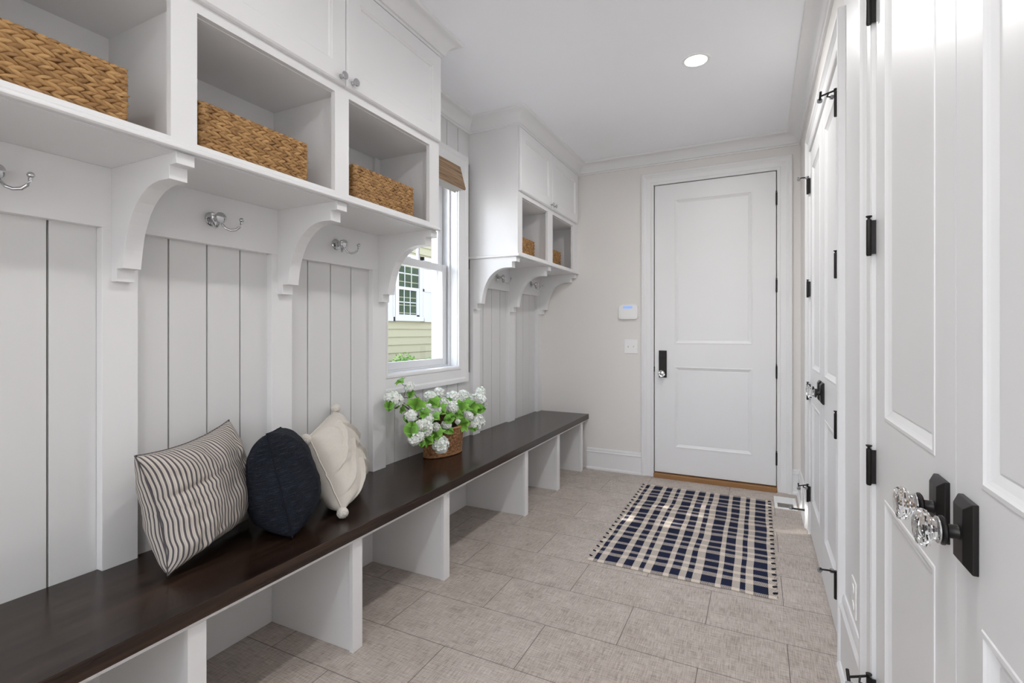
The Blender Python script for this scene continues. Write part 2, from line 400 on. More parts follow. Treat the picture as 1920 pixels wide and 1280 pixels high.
# ------------------------------------------------------------------ doors
far_f = lambda a, b, d: (a, FY - d, b)          # d towards the room
right_f = lambda a, b, d: (RX - d, a, b)
CAS = [(0, 0), (0, .011), (.006, .014), (.020, .014), (.026, .011), (.062, .013), (.070, .018), (.078, .021), (.084, .026), (.100, .026), (.104, .022), (.104, 0)]
def casing(name, a0, a1, h, f, label, flip):
    bm = bmesh.new()
    path = [(a0, 0), (a0, h), (a1, h), (a1, 0)]
    # out must lie away from the opening: travel up the a0 side -> right is +a, so mirror
    prof = [(-o, t) for o, t in CAS]
    sweep(bm, path, prof, f)
    return tag(obj(name, bm, 'white', smooth=20), label, 'door casing', kind='structure')
def leaf_mesh(a0, a1, b0, b1, f, stile, rails, th=.035, face=0.0):
    """rails: list of panel (z0,z1)"""
    bm = bmesh.new()
    V = lambda a, b, d: bm.verts.new(f(a, b, d))
    def quad(x0, x1, z0, z1, d=face): bm.faces.new([V(x0, z0, d), V(x1, z0, d), V(x1, z1, d), V(x0, z1, d)])
    p0, p1 = a0 + stile, a1 - stile
    quad(a0, p0, b0, b1); quad(p1, a1, b0, b1)
    zs = [b0] + [z for r in rails for z in r] + [b1]
    for i in range(0, len(zs), 2): quad(p0, p1, zs[i], zs[i + 1])
    for z0, z1 in rails:
        prev = None
        for off, d in ((0, 0), (.002, .0018), (.009, .0022), (.013, -.001), (.018, -.004), (.030, -.0095), (.033, -.010), (.0345, -.0078)):
            r = [V(p0 + off, z0 + off, face + d), V(p1 - off, z0 + off, face + d), V(p1 - off, z1 - off, face + d), V(p0 + off, z1 - off, face + d)]
            if prev:
                for k in range(4): bm.faces.new((prev[k], prev[(k + 1) % 4], r[(k + 1) % 4], r[k]))
            prev = r
        bm.faces.new(prev)
    # edges and back
    e = [(a0, b0), (a1, b0), (a1, b1), (a0, b1)]
    F = [V(x, z, face) for x, z in e]; K = [V(x, z, face - th) for x, z in e]
    for k in range(4): bm.faces.new((F[k], F[(k + 1) % 4], K[(k + 1) % 4], K[k]))
    bm.faces.new(K)
    bmesh.ops.remove_doubles(bm, verts=bm.verts, dist=1e-5)
    return bm
def hinge(parent, a, z, f, d=.02, r=.0065, plate=None, stop=None):
    bm = bmesh.new()
    g = lambda x, y, h: f(a + x, z + h, d + y)
    lathe(bm, [(0, -.051), (.005, -.051), (r, -.048), (r, .048), (.005, .049), (.0035, .050), (.0035, .053), (.0075, .056), (.0075, .059), (0, .060)], g, 12)
    if plate: 
        s = plate
        pts = [(-.0, d - .019), (.0, d + .003)]
        prism(bm, [(0, -.046), (.004 * s, -.046), (.004 * s, .046), (0, .046)], lambda p, q, t: f(a + p - .001 * s, z + q, t), d - .022, d + .002)
    for h in (-.03, -.01, .012, .03): pass
    o = obj('hinge', bm, 'black', parent, smooth=30)
    if stop:
        bm = bmesh.new(); P = lambda x, y, h: Vector(f(a + x, z + .053 + h, d + y))
        tube(bm, [P(0, 0, 0), P(stop * .012, .022, -.001), P(stop * .020, .05, -.006)], .0035, 8)
        tube(bm, [P(stop * .012, .022, -.001), P(stop * .028, .026, -.008), P(stop * .034, .012, -.010)], .003, 8)
        tube(bm, [P(stop * .002, .05, .004), P(stop * .034, .05, -.014)], .0045, 8)
        s_ = obj('hinge_stop', bm, 'black', o, smooth=30)
        bm = bmesh.new()
        tube(bm, [P(stop * .034, .014, -.010), P(stop * .037, .004, -.011)], .0085, 14)
        tube(bm, [P(stop * .034, .05, -.014), P(stop * .042, .05, -.019)], .0095, 14)
        obj('rubber_pad', bm, 'rubber', o, smooth=30)
    return o
def rosette_knob(parent, a, z, f, d0, hw=.031, hh=.052, rad=.030):
    bm = bmesh.new()
    lo = [f(a - hw, z - hh, d0), f(a + hw, z - hh, d0), f(a + hw, z + hh, d0), f(a - hw, z + hh, d0)]
    md = [f(a - hw, z - hh, d0 + .007), f(a + hw, z - hh, d0 + .007), f(a + hw, z + hh, d0 + .007), f(a - hw, z + hh, d0 + .007)]
    i = .011
    hi = [f(a - hw + i, z - hh + i, d0 + .016), f(a + hw - i, z - hh + i, d0 + .016), f(a + hw - i, z + hh - i, d0 + .016), f(a - hw + i, z + hh - i, d0 + .016)]
    R = [[bm.verts.new(p) for p in q] for q in (lo, md, hi)]
    for p, q in zip(R, R[1:]):
        for k in range(4): bm.faces.new((p[k], p[(k + 1) % 4], q[(k + 1) % 4], q[k]))
    bm.faces.new(R[0]); bm.faces.new(R[-1])
    o = obj('rosette', bm, 'black', parent, bev=.001)
    knob(o, a, z, f, d0 + .016, rad)
    return o
def knob(o, a, z, f, d, rad=.028):
    g = lambda x, y, h: f(a + x, z + y, d + h)
    bm = bmesh.new()
    lathe(bm, [(0, 0), (.0115, 0), (.0105, .002), (.0105, .013), (.019, .0145), (.022, .017), (.022, .020), (.018, .0215), (0, .0215)], g, 24)
    obj('knob_shank', bm, 'black', o, smooth=30)
    bm = bmesh.new()
    lathe(bm, [(0, .0215), (.019, .0215), (.0205, .0235), (.0205, .0255), (.017, .0275), (0, .0275)], g, 24)
    obj('knob_collar', bm, 'chrome', o, smooth=30)
    bm = bmesh.new()
    lathe(bm, [(0, .0277), (.0165, .0277), (.018, .031), (rad * .9, .037), (rad, .042), (rad, .046), (rad * .88, .0505), (rad * .62, .0525), (0, .0515)], g, 10)
    obj('glass_knob', bm, 'cut_glass', o)

# far entry door
d1 = obj('door_1', leaf_mesh(DX0 + .003, DX1 - .003, .045, DZ1 - .003, far_f, .163, [(.262, .950), (1.140, 2.362)], face=.0), 'white', bev=0)
tag(d1, 'white two panel entry door in the far wall with black lever plate', 'door', kind='structure')
d1['label'] = 'white two panel entry door centred in the far wall, closed'
casing('trim_2', DX0 - .004, DX1 + .004, DZ1 + .002, far_f, 'white moulded casing around the single entry door on the far wall', 0)
for z in (2.278, 1.601, .93, .257): hinge(d1, DX1 + .001, z, far_f, .009, .007)
bm = bmesh.new()
i = .005
prism(bm, [(-.745, .0), (-.745, 0)][:0] or [(-.762, .853), (-.697, .853), (-.697, 1.083), (-.762, 1.083)], lambda p, q, t: far_f(p, q, t), 0, .010)
pl = obj('lock_plate', bm, 'black', d1, bev=.002)
bm = bmesh.new(); prism(bm, [(-.750, 1.026), (-.709, 1.030), (-.709, 1.036), (-.750, 1.032)], lambda p, q, t: far_f(p, q, t), .010, .026); obj('thumb_turn', bm, 'black', pl, bev=.001)
knob(pl, -.732, .889, far_f, .010, .030)
bm = boxes((DX0 - .004, DX0 + .004, FY - .004, FY + .01, .90, .945)); obj('latch', bm, 'black', d1)
tag(obj('trim_5', boxes((DX0 - .002, DX1 + .002, FY - .035, FY + .05, 0, .036)), 'oak', bev=.003), 'brown oak threshold strip beneath the entry door', 'threshold', kind='structure')

# closet double doors
Zr = [(.225, .822), (1.022, 2.232)]
def pair(y0, y1, names, labels, trim, tlabel, plate_side, knobs=True):
    mid = (y0 + y1) / 2
    near = obj(names[0], leaf_mesh(y0 + .003, mid - .0015, .010, DH - .003, right_f, .104, Zr, face=.003), 'white')
    far = obj(names[1], leaf_mesh(mid + .0015, y1 - .003, .010, DH - .003, right_f, .104, Zr, face=.003), 'white')
    tag(near, labels[0], 'door', kind='structure'); tag(far, labels[1], 'door', kind='structure')
    casing(trim, y0 - .006, y1 + .006, DH + .008, right_f, tlabel, 0)
    for z in (2.141, 1.507, .878, .250):
        st = z > 2 or z < .5
        hinge(near, y0 + .001, z, right_f, .019, .0065, None, 1 if st else None)
        hinge(far, y1 - .001, z, right_f, .019, .0065, -1, -1 if st else None)
    rosette_knob(near, mid - .064, .943, right_f, .003)
    rosette_knob(far, mid + .058, .943, right_f, .003)
    return near, far
pair(A0, A1, ('door_2', 'door_3'), ('nearer leaf of the far white double doors on the right', 'farther leaf of the far white double doors, next to the corner'), 'trim_3', 'white casing around the far double doors on the right wall', 0)
pair(B0, B1, ('door_4', 'door_5'), ('right hand leaf of the nearest white double doors, cut by the frame edge', 'left hand leaf of the nearest white double doors, black hinges along its left edge'), 'trim_4', 'white casing around the nearest double doors at right', 0)

# ------------------------------------------------------------------ window_1
w1 = thing('window_1', 'white double hung window over the bench between the wall cabinets', 'window', (WX, 2.57, WZ0), kind='structure')
WC = [(0, 0), (0, .014), (.008, .018), (.020, .018), (.026, .014), (.080, .016), (.090, .022), (.100, .023), (.115, .023), (.115, 0)]
bm = bmesh.new()
# picture frame casing, travel clockwise seen from the room so that "right" is outwards -> closed loop by hand
loop = [(WY0, WZ0), (WY1, WZ0), (WY1, WZ1 - .025), (WY0, WZ1 - .025)]
rows = []
for (a, b), (sa, sb) in zip(loop, ((-1, -1), (1, -1), (1, 1), (-1, 1))):
    rows.append([bm.verts.new((BX + t, a + sa * o, b + sb * o)) for o, t in WC])
for k in range(4):
    r, s = rows[k], rows[(k + 1) % 4]
    for j in range(len(WC)): bm.faces.new((r[j], r[(j + 1) % len(WC)], s[(j + 1) % len(WC)], s[j]))
obj('casing', bm, 'white', w1, smooth=20)
bm = boxes((-2.1, BX + .004, WY1, WY1 + .019, WZ0 - .019, WZ1), (-2.1, BX + .004, WY0 - .019, WY0, WZ0 - .019, WZ1), (-2.1, BX + .004, WY0, WY1, WZ0 - .019, WZ0), (-2.1, BX + .004, WY0, WY1, WZ1 - .025, WZ1 + .015),
           (-1.955, -1.94, WY1 - .012, WY1, WZ0, WZ1), (-2.06, -2.035, WY1 - .03, WY1, WZ0, WZ1), (-2.06, -2.035, WY0, WY0 + .03, WZ0, WZ1), (-1.955, -1.94, WY0, WY0 + .012, WZ0, WZ1), (-2.08, -1.955, WY0, WY1, WZ0, WZ0 + .012))
obj('jamb', bm, 'vinyl', w1, bev=.0015)
def sash(x0, x1, y0, y1, z0, z1, st, rb, rt, name):
    return obj(name, boxes((x0, x1, y0, y0 + st, z0, z1), (x0, x1, y1 - st, y1, z0, z1), (x0, x1, y0 + st, y1 - st, z0, z0 + rb), (x0, x1, y0 + st, y1 - st, z1 - rt, z1)), 'vinyl', w1, bev=.002)
ls = sash(-2.0, -1.965, WY0 + .002, WY1 - .002, 1.017, 1.71, .058, .045, .048, 'lower_sash')
us = sash(-2.036, -2.002, WY0 + .004, WY1 - .004, 1.672, 2.385, .058, .038, .05, 'upper_sash')
obj('glass', boxes((-1.985, -1.982, WY0 + .05, WY1 - .05, 1.055, 1.67)), 'pane', ls)
obj('glass', boxes((-2.021, -2.018, WY0 + .05, WY1 - .05, 1.70, 2.35)), 'pane', us)
obj('muntin', boxes((-2.026, -2.008, 2.668, 2.683, 1.70, 2.345), (-2.026, -2.008, 2.466, 2.481, 1.70, 2.345)), 'vinyl', us)
obj('sash_lock', boxes((-1.995, -1.972, 2.49, 2.545, 1.71, 1.718), (-1.990, -1.978, 2.505, 2.52, 1.718, 1.726)), 'vinyl', ls, bev=.002)

# woven shade
sh = thing('roman_shade', 'brown woven wood roman shade folded up at the window head', 'window shade', (-1.86, 2.575, 2.39))
bm = bmesh.new()
prism(bm, [(-1.862, 2.388), (-1.856, 2.39), (-1.832, 2.30), (-1.812, 2.232), (-1.816, 2.224), (-1.824, 2.224), (-1.838, 2.30)], lambda p, q, t: (p, t, q), 2.212, 2.945)
obj('valance', bm, 'shade', sh, smooth=40)
bm = bmesh.new()
for k in range(4):
    prism(bm, [(-1.833 - .012 * k, 2.27), (-1.826 - .012 * k, 2.226 - .006 * k), (-1.831 - .012 * k, 2.218 - .006 * k), (-1.836 - .012 * k, 2.226 - .006 * k), (-1.841 - .012 * k, 2.27)], lambda p, q, t: (p, t, q), 2.222, 2.935 - .012 * k)
obj('folded_lining', bm, cloth('shade_lining', (.62, .61, .59)), sh, smooth=40)
obj('head_rail', boxes((-1.90, -1.863, 2.222, 2.93, 2.345, 2.372)), 'shade', sh)

# ------------------------------------------------------------------ bench
bn = thing('bench', 'long dark espresso topped bench with open white cubbies along the left wall', 'bench', (-1.63, 2.0, 0))
bm = bmesh.new(); box(bm, BX + .0005, BF, -1.35, FY - .001, .449, BT)
obj('bench_top', bm, 'espresso', bn, bev=.003)
obj('apron', boxes((-1.428, -1.409, -1.33, FY - .002, .428, .4485)), 'white', bn, bev=.001)
obj('back_panel', boxes((BX + .0005, BX + .008, -1.33, FY - .003, 0.001, .4485)), 'white', bn)
for y in (-1.03, -.412, .211, .834, 1.457, 2.08, 3.047, 3.652, 4.232):
    bm = boxes((-1.428, -1.4085, y, y + .052, 0, .4282), (BX + .008, -1.428, y + .006, y + .034, 0, .4485))
    obj('divider', bm, 'white', bn, bev=.001)

# ------------------------------------------------------------------ wall cabinets
def corbel_mesh(y0, y1):
    r = [(-1.85, 1.768), (-1.502, 1.768), (-1.502, 1.734), (-1.537, 1.734), (-1.537, 1.694), (-1.588, 1.695), (-1.620, 1.691), (-1.650, 1.682), (-1.680, 1.665), (-1.705, 1.645),
         (-1.728, 1.618), (-1.748, 1.583), (-1.763, 1.545), (-1.773, 1.505), (-1.779, 1.470), (-1.782, 1.447), (-1.818, 1.447), (-1.818, 1.407), (-1.85, 1.407)]
    bm = bmesh.new(); prism(bm, r, lambda p, q, t: (p, t, q), y0, y1); return bm
def panel_door(y0, y1, z0, z1):
    f = lambda a, b, d: (CF + .001 + d, a, b)
    bm = bmesh.new(); V = lambda a, b, d: bm.verts.new(f(a, b, d)); st, d = .072, .020
    prev = None
    for off, dd in ((0, 0), (0, .014), (.006, .020), (st, .020), (st + .004, .016), (st + .010, .016), (st + .014, .010)):
        r = [V(y0 + off, z0 + off, dd), V(y1 - off, z0 + off, dd), V(y1 - off, z1 - off, dd), V(y0 + off, z1 - off, dd)]
        if prev:
            for k in range(4): bm.faces.new((prev[k], prev[(k + 1) % 4], r[(k + 1) % 4], r[k]))
        else: bm.faces.new(r)
        prev = r
    bm.faces.new(prev); return bm
def cab_knob(parent, y, z):
    bm = bmesh.new(); g = lambda x, yy, h: (CF + .021 + h, y + x, z + yy)
    lathe(bm, [(0, 0), (.009, 0), (.009, .003), (.0055, .006), (.0055, .013), (.012, .016), (.0155, .020), (.0155, .024), (.013, .0265), (0, .0275)], g, 24)
    obj('knob', bm, 'chrome', parent, smooth=30)
OZ0, OZ1, SZ = 1.802, 2.192, 1.768
def cabinet(name, label, y0, y1, stiles, doors, corbels, knobs, lip=False):
    c = thing(name, label, 'cabinet', (CF, (y0 + y1) / 2, SZ))
    FB = CF - .02
    i0, i1 = y0 + .019, y1 - .019
    B = [(BX + .001, FB, i0, i1, SZ, OZ0 - .001), (BX + .001, FB, i0, i1, 2.19, 2.21), (BX + .001, BX + .007, i0, i1, OZ0 - .001, CZ - .02),
         (BX + .001, FB, y0, i0, SZ, CZ - .002), (BX + .001, FB, i1, y1, SZ, CZ - .002), (BX + .001, FB, i0, i1, CZ - .02, CZ - .002)]
    for a, b in stiles[1:-1]:
        B.append((BX + .007, FB, (a + b) / 2 - .010, (a + b) / 2 + .010, OZ0 - .001, 2.19))
    obj('carcass', boxes(*B), 'white', c)
    F = [(FB, CF, y0, y1, SZ + .004, OZ0), (FB, CF, y0, y1, OZ1, 2.24), (FB, CF, y0, y1, 2.655, CZ - .002)]
    for a, b in stiles: F += [(FB, CF, a, b, OZ0, OZ1), (FB, CF, a, b, 2.24, 2.655)]
    obj('face_frame', boxes(*F), 'white', c)
    bm = bmesh.new()
    prof = [(0, SZ), (.007, SZ), (.0115, SZ + .004), (.0125, SZ + .009), (.010, SZ + .015), (.004, SZ + .019), (.0, SZ + .019)]
    path = [(CF, y0), (CF, y1)] if not lip else [(BX, y0), (CF, y0), (CF, y1)]
    sweep(bm, path, prof, lambda a, b, t: (a, b, t)); obj('shelf_lip', bm, 'white', c, smooth=35)
    for (a, b), k in zip(doors, knobs):
        d = obj('door', panel_door(a, b, 2.225, 2.664), 'white', c, smooth=20)
        cab_knob(d, b - .030 if k > 0 else a + .030, 2.249)
    for y, t in corbels: obj('corbel', corbel_mesh(y, y + t), 'white', c, bev=.0012)
    return c
cabinet('hanging_cabinet', 'nearer white wall cabinet with three visible cubbies holding baskets', -.38, C1E,
        [(-.38, -.31), (.215, .289), (.835, .909), (1.445, 1.519), (2.073, C1E)],
        [(-.368, .242), (.245, .862), (.865, 1.4855), (1.4885, 2.148)], [(-.36, .052), (.232, .052), (.857, .052), (1.469, .052), (2.103, .052)], [1, -1, 1, -1])
cabinet('hanging_cabinet', 'farther white wall cabinet beside the entry door wall, with two cubbies', C2S, FY - .001,
        [(C2S, 3.178), (3.652, 3.757), (4.25, FY - .001)], [(3.112, 3.702), (3.705, 4.33)], [(C2S + .006, .052), (3.70, .052), (4.325, .052)], [1, -1], True)

# coat hooks
def coat_hook(y, label):
    z = 1.672
    h = thing('coat_hook', label, 'hook', (SX, y, z), 'chrome double coat hooks on the panelled rail')
    g = lambda x, yy, t: (SX + t, y + x, z + yy)
    bm = bmesh.new(); lathe(bm, [(0, 0), (.0265, 0), (.0265, .003), (.024, .006), (.012, .009), (.010, .016), (0, .016)], g, 28); obj('base_plate', bm, 'chrome', h, smooth=30)
    bm = bmesh.new(); lathe(bm, [(0, .014), (.010, .014), (.010, .042), (.014, .046), (.0195, .050), (.021, .054), (.019, .059), (.010, .063), (0, .064)], g, 24); obj('boss', bm, 'chrome', h, smooth=30)
    for s in (-1, 1):
        bm = bmesh.new()
        P = [(s * .004, -.010, .046), (s * .008, -.024, .050), (s * .017, -.037, .058), (s * .029, -.043, .068), (s * .042, -.040, .079), (s * .051, -.029, .088), (s * .055, -.016, .092), (s * .056, -.008, .093)]
        tube(bm, [g(*p) for p in P], .0048, 12)
        pr = obj('prong', bm, 'chrome', h, smooth=40)
        bm = bmesh.new(); ball(bm, g(s * .056, -.002, .093), .0088); obj('ball_tip', bm, 'chrome', pr, smooth=80)
coat_hook(.572, 'chrome double coat hook at the left edge of the photo')
coat_hook(1.183, 'chrome double coat hook above the striped cushion')
coat_hook(1.801, 'chrome double coat hook above the white pompom cushion')
coat_hook(3.48, 'chrome double coat hook nearer of the two under the farther cabinet')
coat_hook(4.125, 'chrome double coat hook nearest the far wall')

# ------------------------------------------------------------------ storage baskets (water hyacinth braid)
def strand(bm, c, ax, up, nr, L, w, h, seg=6, rad=6):
    ax, up, nr = ax.normalized(), up.normalized(), nr.normalized(); rings = []
    for i in range(seg + 1):
        t = i / seg * 2 - 1; s = max(.0, 1 - abs(t) ** 2.2) ** .8
        bend = nr * (.0015 * (1 - t * t))
        if s < .02: rings.append([bm.verts.new(c + ax * (t * L / 2))])
        else: rings.append([bm.verts.new(c + ax * (t * L / 2) + bend + up * (math.cos(2 * PI * k / rad) * w / 2 * s) + nr * (math.sin(2 * PI * k / rad) * h / 2 * s)) for k in range(rad)])
    for a, b in zip(rings, rings[1:]):
        for k in range(rad):
            q = [a[k % len(a)], a[(k + 1) % len(a)], b[(k + 1) % len(b)], b[k % len(b)]]
            q = [v for i, v in enumerate(q) if v not in q[:i]]
            if len(q) >= 3: bm.faces.new(q)
def hyacinth_basket(name, w, d, h, rows):
    """local: front towards +x, width along y, base z=0"""
    b = thing(name, '', 'basket'); t = .006
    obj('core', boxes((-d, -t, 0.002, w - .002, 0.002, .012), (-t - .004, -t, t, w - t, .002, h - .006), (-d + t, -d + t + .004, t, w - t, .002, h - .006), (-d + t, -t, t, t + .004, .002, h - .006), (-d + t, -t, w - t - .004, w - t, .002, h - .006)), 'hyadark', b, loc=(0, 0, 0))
    bm = bmesh.new(); rnd = random.Random(5)
    ph = h / rows; taper = .012
    Z = Vector((0, 0, 1))
    for (o, ax, nr, L) in ((Vector((0, 0, 0)), Vector((0, 1, 0)), Vector((1, 0, 0)), w), (Vector((0, w, 0)), Vector((-1, 0, 0)), Vector((0, 1, 0)), d),
                           (Vector((-d, w, 0)), Vector((0, -1, 0)), Vector((-1, 0, 0)), w), (Vector((-d, 0, 0)), Vector((1, 0, 0)), Vector((0, -1, 0)), d)):
        for j in range(rows):
            n = int(L / .024) + 1; sgn = 1 if j % 2 == 0 else -1
            for k in range(n):
                s = (k + (.5 if j % 4 in (1, 2) else .1)) * L / n + rnd.uniform(-.003, .003)
                s = min(max(s, .016), L - .016)
                a = (ax + Z * (sgn * rnd.uniform(.28, .42))).normalized(); u = nr.cross(a)
                zz = (j + .5) * ph
                c = o + ax * s + Z * zz - nr * (.007 - taper * 0 * zz)
                strand(bm, c, a, u, nr, rnd.uniform(.040, .048), ph * rnd.uniform(.98, 1.14), rnd.uniform(.011, .015))
    # corner and rim coils
    for (x, y) in ((-.008, .008), (-.008, w - .008), (-d + .008, w - .008), (-d + .008, .008)):
        for j in range(int(h / .016)):
            strand(bm, Vector((x, y, (j + .5) * .016 + .002)), Vector((-.6 if y > w / 2 else .6, .7, .35)), Z, Vector((.7, .7 if y > w / 2 else -.7, 0)), .03, .018, .016)
    obj('woven_body', bm, 'hyacinth', b, smooth=60, loc=(0, 0, 0))
    bm = bmesh.new()
    for (p, q) in (((-.008, .006), (-.008, w - .006)), ((-.008, w - .008), (-d + .008, w - .008)), ((-d + .008, w - .006), (-d + .008, .006)), ((-d + .008, .008), (-.008, .008))):
        p, q = Vector((*p, h)), Vector((*q, h)); L = (q - p).length; n = int(L / .02)
        for k in range(n):
            a = (q - p).normalized(); nr = a.cross(Z)
            strand(bm, p.lerp(q, (k + .5) / n), (a + nr * .35 + Z * .1), Z, nr, .034, .014, .016)
    obj('rim', bm, 'hyacinth', b, smooth=60, loc=(0, 0, 0))
    return b
def dup(root, label, loc):
    r = root.copy(); C.objects.link(r); r.location = loc; r['label'] = label
    for ch in root.children:
        c = ch.copy(); C.objects.link(c); c.parent = r
    return r
SH = OZ0 + .001
kb = hyacinth_basket('storage_basket', .41, .30, .152, 12)
kb['group'] = 'woven storage baskets in the cabinet cubbies'
kb.location = (CF - .045, .342, SH); kb['label'] = 'woven hyacinth basket at the left edge, in nearest cubby'
dup(kb, 'woven hyacinth basket in the middle cubby of the nearer cabinet', (CF - .045, .944, SH))
dup(kb, 'woven hyacinth basket in the cubby next to the window', (CF - .045, 1.595, SH))
dup(kb, 'woven basket in the nearer cubby of the farther cabinet', (CF - .11, 3.235, SH))
dup(kb, 'woven basket in the cubby beside the far wall', (CF - .11, 3.825, SH))

# ------------------------------------------------------------------ cushions
def cushion(BL, BR, TR, TL, T, n=60, pull=.06, seed=0, wr=.006, tuft=None, pw=.5, ex=2.6, ey=2.6, crease=None, tp=.10):
    BL, BR, TR, TL = map(Vector, (BL, BR, TR, TL))
    nrm = ((BR - BL).cross(TL - BL)).normalized()
    bm = bmesh.new(); uvl = bm.loops.layers.uv.new('UVMap'); grid = {}; UV = {}
    def pos(i, j, s):
        u, v = i / n * 2 - 1, j / n * 2 - 1
        uu = u * (1 - pull * (1 - v * v) * abs(u) ** 3); vv = v * (1 - pull * (1 - u * u) * abs(v) ** 3)
        a, b = (uu + 1) / 2, (vv + 1) / 2
        p = BL * (1 - a) * (1 - b) + BR * a * (1 - b) + TR * a * b + TL * (1 - a) * b
        env = max(0, (1 - abs(u) ** ex)) * max(0, (1 - abs(v) ** ey))
        h = T / 2 * env ** pw * (1 - tp * v)
        q = Vector((u * 2.2, v * 2.2, seed + s * 3.1))
        w = noise.noise(q) + .5 * noise.noise(q * 2.3)
        rad = max(abs(u), abs(v)); ang = math.atan2(v, u)
        w2 = noise.noise(Vector((ang * 5, rad * .8, seed + 9 + s))) * rad ** 2
        h += (wr * w + wr * 1.3 * w2) * env ** .25 if env > 0 else 0
        if tuft and s > 0: h += tuft(u, v) * (env ** .3)
        if crease and s > 0: h += crease(u, v) * (env ** .3)
        e = (1 - abs(s)) 
        p = p + nrm * (h * s)
        # edge ripples
        p = p + nrm * (.006 * noise.noise(Vector((ang * 3, seed, 1))) * (rad ** 6))
        return p
    for s in (1, -1):
        for i in range(n + 1):
            for j in range(n + 1):
                edge = i in (0, n) or j in (0, n)
                if edge and s == -1: grid[(i, j, -1)] = grid[(i, j, 1)]; continue
                v = bm.verts.new(pos(i, j, s)); grid[(i, j, s)] = v
        for i in range(n):
            for j in range(n):
                q = [(i, j), (i + 1, j), (i + 1, j + 1), (i, j + 1)]
                f = bm.faces.new([grid[(*k, s)] for k in (q if s == 1 else q[::-1])])
                f.tag = s == 1
                for lp, k in zip(f.loops, (q if s == 1 else q[::-1])): lp[uvl].uv = (k[0] / n, k[1] / n)
    # stripes follow the cloth, so u runs by arc length along each row
    for s in (1, -1):
        tot = None; row = {}
        for j in [n // 2] + list(range(n + 1)):
            acc = [0]
            for i in range(n): acc.append(acc[-1] + (grid[(i + 1, j, s)].co - grid[(i, j, s)].co).length)
            if tot is None: tot = acc[-1]
            for i in range(n + 1): row[(i, j)] = .5 + (acc[i] - acc[-1] / 2) / tot
        for f in bm.faces:
            if f.tag != (s == 1): continue
            for lp in f.loops: lp[uvl].uv.x = row[(round(lp[uvl].uv.x * n), round(lp[uvl].uv.y * n))]
    def edge_pts(side, m=40):
        out = []
        for k in range(m + 1):
            t = round(k / m * n); i, j = {'L': (0, t), 'R': (n, t), 'B': (t, 0), 'T': (t, n)}[side]
            out.append(grid[(i, j, 1)].co.copy())
        return out
    E = {s: edge_pts(s) for s in 'LRBT'}
    return bm, E
def add_cushion(name, label, mat, seam_mat, r_seam, **kw):
    bm, E = cushion(**kw)
    c = Vector(kw['BL']).lerp(Vector(kw['BR']), .5)
    t = thing(name, label, 'cushion', (c.x, c.y, BT), 'cushions on the bench')
    obj('cover', bm, mat, t, smooth=80)
    sb = bmesh.new()
    for s in 'LRTB': tube(sb, E[s], r_seam, 6)
    obj('seam', sb, seam_mat, t, smooth=60)
    return t
def stripe_crease(u, v):
    d = 0
    a = v - (.18 + .10 * (u + 1)); d -= .016 * math.exp(-(a / .07) ** 2) * max(0, min(1, (.1 - u) / .8))
    a = u - (-.62 + .10 * v); d -= .010 * math.exp(-(a / .06) ** 2) * max(0, min(1, (.25 - v) / .8))
    a = (v + .80) - .25 * (u + .6); d += .012 * math.exp(-(a / .08) ** 2) * math.exp(-((u + .55) / .35) ** 2)
    a = (u - .55) - .5 * (v - .6); d -= .008 * math.exp(-(a / .05) ** 2) * max(0, v)
    return d
add_cushion('cushion', 'cushion with thin dark and cream ticking stripes on the bench', 'stripe', 'stripe', .0022,
            BL=(-1.600, .888, .510), BR=(-1.790, 1.292, .512), TR=(-1.842, 1.246, .905), TL=(-1.655, .826, .880), T=.215, pull=.12, seed=2, wr=.012, crease=stripe_crease, ex=3, ey=3)
add_cushion('cushion', 'plump dark navy denim cushion between striped and white cushions', 'denim', 'denim', .0028,
            BL=(-1.497, 1.252, .510), BR=(-1.765, 1.458, .512), TR=(-1.705, 1.366, .866), TL=(-1.540, 1.180, .890), T=.244, pull=.015, seed=11, wr=.007, pw=.52, ex=2.6, ey=3.2, tp=.22)
def diamond(u, v):
    r = 0
    for k in (-.55, .0, .55):
        for q in (abs(abs(u) * .9 + (v - k) * 1.0 - .25),): r = max(r, 1 - q / .05)
    return .017 * max(0, min(1, r * 1.6))
wc = add_cushion('cushion', 'cream cushion with tufted diamonds and pompom corners, nearest the window', 'cream', 'cream', .003,
            BL=(-1.505, 1.50, .522), BR=(-1.76, 1.848, .522), TR=(-1.832, 1.772, .862), TL=(-1.668, 1.475, .812), T=.185, pull=.015, seed=21, wr=.009, tuft=diamond, pw=.45, ex=4, ey=4.5, n=96)
for p in ((-1.497, 1.492, .520), (-1.757, 1.858, .520), (-1.846, 1.795, .872), (-1.676, 1.466, .802)):
    bm = bmesh.new(); bmesh.ops.create_icosphere(bm, subdivisions=4, radius=.0225, matrix=Matrix.Translation(p))
    for v in bm.verts: v.co += (v.co - Vector(p)) * (.13 * noise.noise(v.co * 220))
    obj('pompom', bm, 'tuft', wc, smooth=80)

